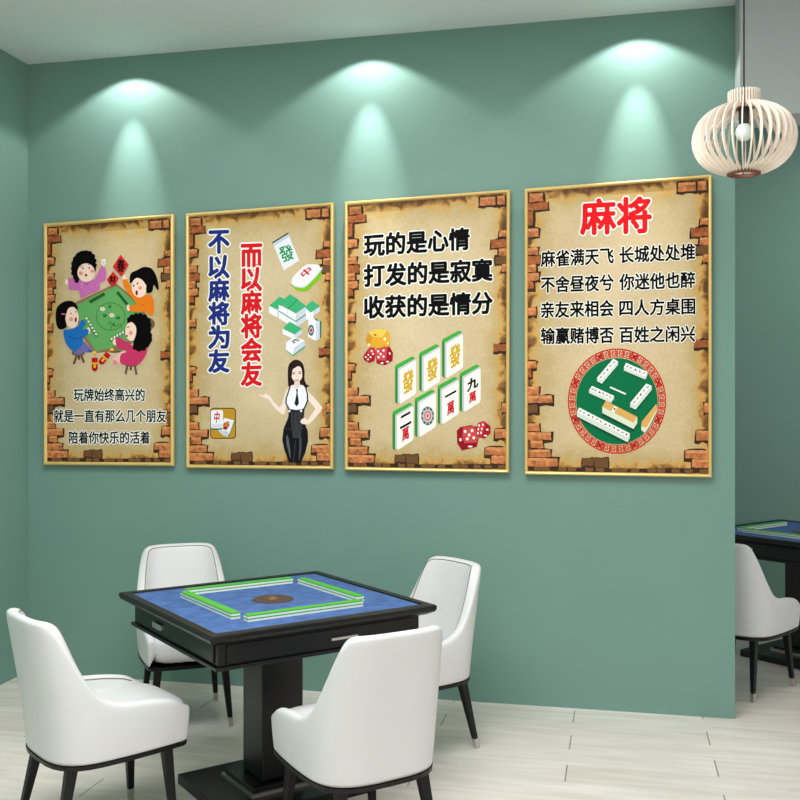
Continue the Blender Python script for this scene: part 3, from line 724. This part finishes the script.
# ------------------------------------------------------------------ game table
TZ = .76; HS_ = .472
def table_proto():
    e = empty('mahjong_table')
    b = MB(); h = HS_; i1 = h-.042
    prof = [(h-.03, TZ-.036), (h-.004, TZ-.022), (h, TZ-.012), (h, TZ), (h-.006, TZ+.004), (i1+.004, TZ+.004), (i1, TZ-.004)]
    vs = []; fs = []
    for r, z in prof: vs += [(-r,-r,z),(r,-r,z),(r,r,z),(-r,r,z)]
    for i in range(len(prof)-1):
        for j in range(4): fs.append((i*4+j, i*4+(j+1) % 4, (i+1)*4+(j+1) % 4, (i+1)*4+j))
    fs.append((0,3,2,1)); b.add(vs, fs, M['tablewood']); b.build('top_frame', e)
    b = MB(); b.box(-i1, i1, -i1, i1, TZ-.012, TZ-.001, M['felt']); b.build('felt_surface', e)
    b = MB(); q = h-.05; b.box(-q, q, -q, q, TZ-.118, TZ-.036, M['tablewood']); b.box(-q-.012, q+.012, -q-.012, q+.012, TZ-.130, TZ-.116, M['tablewood']); b.build('apron', e, bevel=.003)
    for k, (off, hw) in enumerate(((.0, 'strip'), (.0, 'pull'), (.0, 'strip'), (.0, 'pull'))):
        # k: 0 = -y side, 1 = -x side, 2 = +y side, 3 = +x side
        ang = [0, -90, 180, 90][k]; ca, sa = math.cos(R(ang)), math.sin(R(ang))
        d = MB(); d.box(-q+.03, q-.03, -q-.006, -q+.002, TZ-.108, TZ-.044, M['tablewood'])
        hd = MB()
        if hw == 'strip': hd.box(.02, .135, -q-.014, -q-.005, TZ-.084, TZ-.074, M['steel'])
        else:
            x0 = -.13; hd.box(x0-.045, x0+.045, -q-.016, -q-.012, TZ-.088, TZ-.066, M['steel']); hd.box(x0-.045, x0-.038, -q-.014, -q-.005, TZ-.086, TZ-.068, M['steel']); hd.box(x0+.038, x0+.045, -q-.014, -q-.005, TZ-.086, TZ-.068, M['steel'])
        for mb in (d, hd): mb.v = [(x*ca-y*sa, x*sa+y*ca, z) for x, y, z in mb.v]
        dr = d.build('drawer', e, bevel=.002); hh = hd.build('handle', dr, bevel=.001); hh['label'] = 'silver metal handle'
    b = MB(); b.box(-.09, .09, -.09, .09, .07, TZ-.12, M['tablewood']); b.build('column', e, bevel=.006)
    b = MB(); b.box(-.30, .30, -.26, .26, 0, .04, M['tablewood']); b.build('base_plate', e, bevel=.004)
    b = MB(); b.box(-.15, .15, -.13, .13, .04, .07, M['tablewood']); b.build('plinth', e, bevel=.004)
    b = MB()
    for s in (-1, 1):
        b.box(-.162, .162, s*.137-.006, s*.137+.006, .040, .052, M['steel']); b.box(s*.156-.006, s*.156+.006, -.131, .131, .040, .052, M['steel'])
    t = b.build('plinth_trim', e); t['label'] = 'silver trim strips'
    b = MB(); b.lathe([(0, TZ+.004), (.075, TZ+.004), (.083, TZ+.001), (.084, TZ-.002)], M['brown'], 40); dd = b.build('centre_dial', e)
    b = MB(); b.lathe([(0, TZ+.009), (.012, TZ+.009), (.02, TZ+.004)], M['gilt'], 24); b.lathe([(.026, TZ+.0042), (.0265, TZ+.0056), (.031, TZ+.0056), (.0315, TZ+.0042)], M['gilt'], 32); b.build('dial_button', dd)
    return e
TA = 34.2; TC = (-.512, 3.946)
t1 = table_proto(); t1.location = (*TC, 0); t1.rotation_euler = (0, 0, R(TA))
tag(t1, 'square black mahjong table with blue felt top and single column, in the front room', 'table', 'black mahjong tables')
t2 = copy_tree(t1); t2.location = (2.48, 5.98, 0); t2.rotation_euler = (0, 0, R(37)); tag(t2, 'black mahjong table in the next room, partly hidden by the wall end', 'table', 'black mahjong tables')

b = MB(); tw, tl, th = .0273, .036, .0118
b.box(-tw/2+.0002, tw/2-.0002, -tl/2, tl/2, 0, th*.62, M['tilewhite']); b.box(-tw/2+.0002, tw/2-.0002, -tl/2, tl/2, th*.62, th-.0003, M['tilegreen'])
tile_me = b.build('mahjong_tile'); first = [tile_me]
def tile_row(tc, ta, cx, cy, ang, n, label, group):
    ca, sa = math.cos(R(ta)), math.sin(R(ta)); rc, rs = math.cos(R(ang)), math.sin(R(ang))
    for lay in range(2):
        for i in range(n):
            if first: o = first.pop()
            else: o = tile_me.copy(); COL.objects.link(o)
            s = (i-(n-1)/2)*tw; lx, ly = cx+s*rc, cy+s*rs
            o.location = (tc[0]+lx*ca-ly*sa, tc[1]+lx*sa+ly*ca, TZ-.001+lay*th); o.rotation_euler = (0, 0, R(ta+ang))
            tag(o, label, 'mahjong tile', group)
tile_row(TC, TA, -.275, .0, 90, 18, 'green-backed mahjong tile in the left row of the wall on the near table', 'tiles in the left row, near table')
tile_row(TC, TA, -.015, -.30, 0, 18, 'green-backed mahjong tile in the front row of the wall on the near table', 'tiles in the front row, near table')
tile_row(TC, TA, .268, .01, 90, 18, 'green-backed mahjong tile in the right row of the wall on the near table', 'tiles in the right row, near table')
tile_row(TC, TA, -.01, .29, 0, 18, 'green-backed mahjong tile in the back row of the wall on the near table', 'tiles in the back row, near table')
T2 = (2.48, 5.98)
tile_row(T2, 37, -.275, .0, 90, 18, 'green-backed mahjong tile in the left row on the next room\'s table', 'tiles in the left row, far table')
tile_row(T2, 37, -.01, .29, 0, 18, 'green-backed mahjong tile in the back row on the next room\'s table', 'tiles in the back row, far table')

# ------------------------------------------------------------------ pendant lamp
PL = (1.323, 3.77); PZ = 2.565
lamp = empty('pendant_lamp', (*PL, PZ)); tag(lamp, 'pale wooden slat pendant lamp hanging from a dark cord at the upper right', 'lamp')
NS = 34; RM, HB = .173, .127
prof = []
for i in range(17):
    t = -math.pi/2*.94+math.pi*.94*i/16
    prof.append((.012+RM*abs(math.cos(t))**.82, -HB*.99*math.sin(-t) if False else HB*math.sin(t)))
prof[0] = (.058, -HB*.99); prof[-1] = (.062, HB*.97)
for k in range(NS):
    b = MB(); th2 = .0022; inn = []; out = []
    for i, (r, z) in enumerate(prof):
        a0 = Vector(prof[max(0, i-1)]); b0 = Vector(prof[min(len(prof)-1, i+1)]); t = (b0-a0).normalized(); nn = Vector((t.y, -t.x))
        out.append((r+nn.x*.0085, z+nn.y*.0085)); inn.append((r-nn.x*.0085, z-nn.y*.0085))
    out[0] = (.060, -HB-.004); inn[0] = (.045, -HB+.012)
    out[-1] = (.058, HB-.002); inn[-1] = (.040, HB-.01)
    out += [(.060, HB+.006), (.060, HB+.056)]; inn += [(.040, HB+.006), (.040, HB+.056)]
    n = len(out); vs = []; fs = []
    for s in (-1, 1):
        for (r, z) in out+inn: vs.append((r, s*th2, z))
    for i in range(n-1):
        fs += [(i, i+1, n+i+1, n+i), (2*n+i, 3*n+i, 3*n+i+1, 2*n+i+1), (i, 2*n+i, 2*n+i+1, i+1), (n+i, n+i+1, 3*n+i+1, 3*n+i)]
    fs += [(0, n, 3*n, 2*n), (n-1, 3*n-1, 4*n-1, 2*n-1)]
    b.add(vs, fs, M['slat']); o = b.build('slat', lamp); o.rotation_euler = (0, 0, 2*math.pi*(k+.5)/NS)
b = MB(); b.lathe([(.044, -HB-.010), (.062, -HB-.010), (.062, -HB+.002), (.044, -HB+.002)], M['ring'], 40, closed=True); b.build('bottom_ring', lamp)['label'] = 'dark brown bottom ring'
b = MB(); b.lathe([(.0, HB-.008), (.056, HB-.008), (.056, HB-.002), (.0, HB-.002)], M['ring'], 40); b.build('top_disc', lamp)
b = MB(); b.lathe([(0, HB-.005), (.02, HB-.005), (.02, HB-.05), (.017, HB-.075), (0, HB-.075)], M['cord'], 24); b.build('socket', lamp)
b = MB(); b.lathe([(0, .068), (.013, .066), (.015, .058), (.024, .05), (.031, .036), (.032, .022), (.027, .006), (.016, -.004), (0, -.008)], M['bulb'], 28); b.build('bulb', lamp, smooth=True)
b = MB(); b.tube([(0, 0, HB-.02), (0, 0, H-PZ)], .0035, M['cord'], 10); b.build('cord', lamp)
b = MB(); b.lathe([(0, H-PZ), (.05, H-PZ), (.05, H-PZ-.02), (.04, H-PZ-.03), (0, H-PZ-.03)], M['slat'], 28); b.build('ceiling_rose', lamp)

# ------------------------------------------------------------------ lights
def light(name, typ, loc, energy, color=(1, 1, 1), **k):
    l = bpy.data.lights.new(name, typ); l.energy = energy; l.color = color
    for a_, v in k.items(): setattr(l, a_, v)
    o = bpy.data.objects.new(name, l); COL.objects.link(o); o.location = loc; return o
for x in (133, 370, 637):                  # recessed downlights close to the picture wall
    p = ray(x, 60, 0)+N3*.2
    light('downlight', 'SPOT', (p.x, p.y, H-.012), 18, (1, .97, .965), spot_size=R(122), spot_blend=.25, shadow_soft_size=.008)
    o_ = light('downlight_beam', 'SPOT', (p.x, p.y, H-.012), 66, (1, .97, .965), spot_size=R(33), spot_blend=1, shadow_soft_size=.01)
    o_.rotation_euler = Vector((-NV.x*math.sin(R(15)), -NV.y*math.sin(R(15)), -math.cos(R(15)))).to_track_quat('-Z', 'Y').to_euler()
p = wp(2.2, 2.6, H-.03); light('added_room_fill', 'AREA', p, 115, (.98, .995, 1), shape='RECTANGLE', size=2.2, size_y=1.6)  # unseen fill light under the ceiling, added to brighten the room and pictures
p = wp(3.2, 5.6, H-.03); light('added_room_fill', 'AREA', p, 80, (.98, .995, 1), shape='RECTANGLE', size=2.2, size_y=1.6)  # second added fill, further out from the wall; no fixture there
light('added_next_room_fill', 'AREA', wp(LEN+1.3, -1.1, H-.03), 20, (1, .98, .95), shape='RECTANGLE', size=1.2, size_y=1)  # added fill hidden behind the beam, lifts the next room's chair and table
w = bpy.data.worlds.new('world'); S.world = w; w.use_nodes = True
w.node_tree.nodes['Background'].inputs[0].default_value = (.98, .99, 1, 1); w.node_tree.nodes['Background'].inputs[1].default_value = .85

# ------------------------------------------------------------------ camera
cam = bpy.data.cameras.new('camera'); co = bpy.data.objects.new('camera', cam); COL.objects.link(co)
co.location = (0, 0, CAMZ); co.rotation_euler = (R(90), 0, 0); cam.sensor_width = 36; cam.lens = F/800*36; cam.shift_y = (HZ-400)/800
cam.clip_start = .05; S.camera = co
S.view_settings.view_transform = 'Standard'; S.view_settings.look = 'None'; S.view_settings.gamma = 1; S.view_settings.exposure = 0; S.view_settings.use_curve_mapping = False
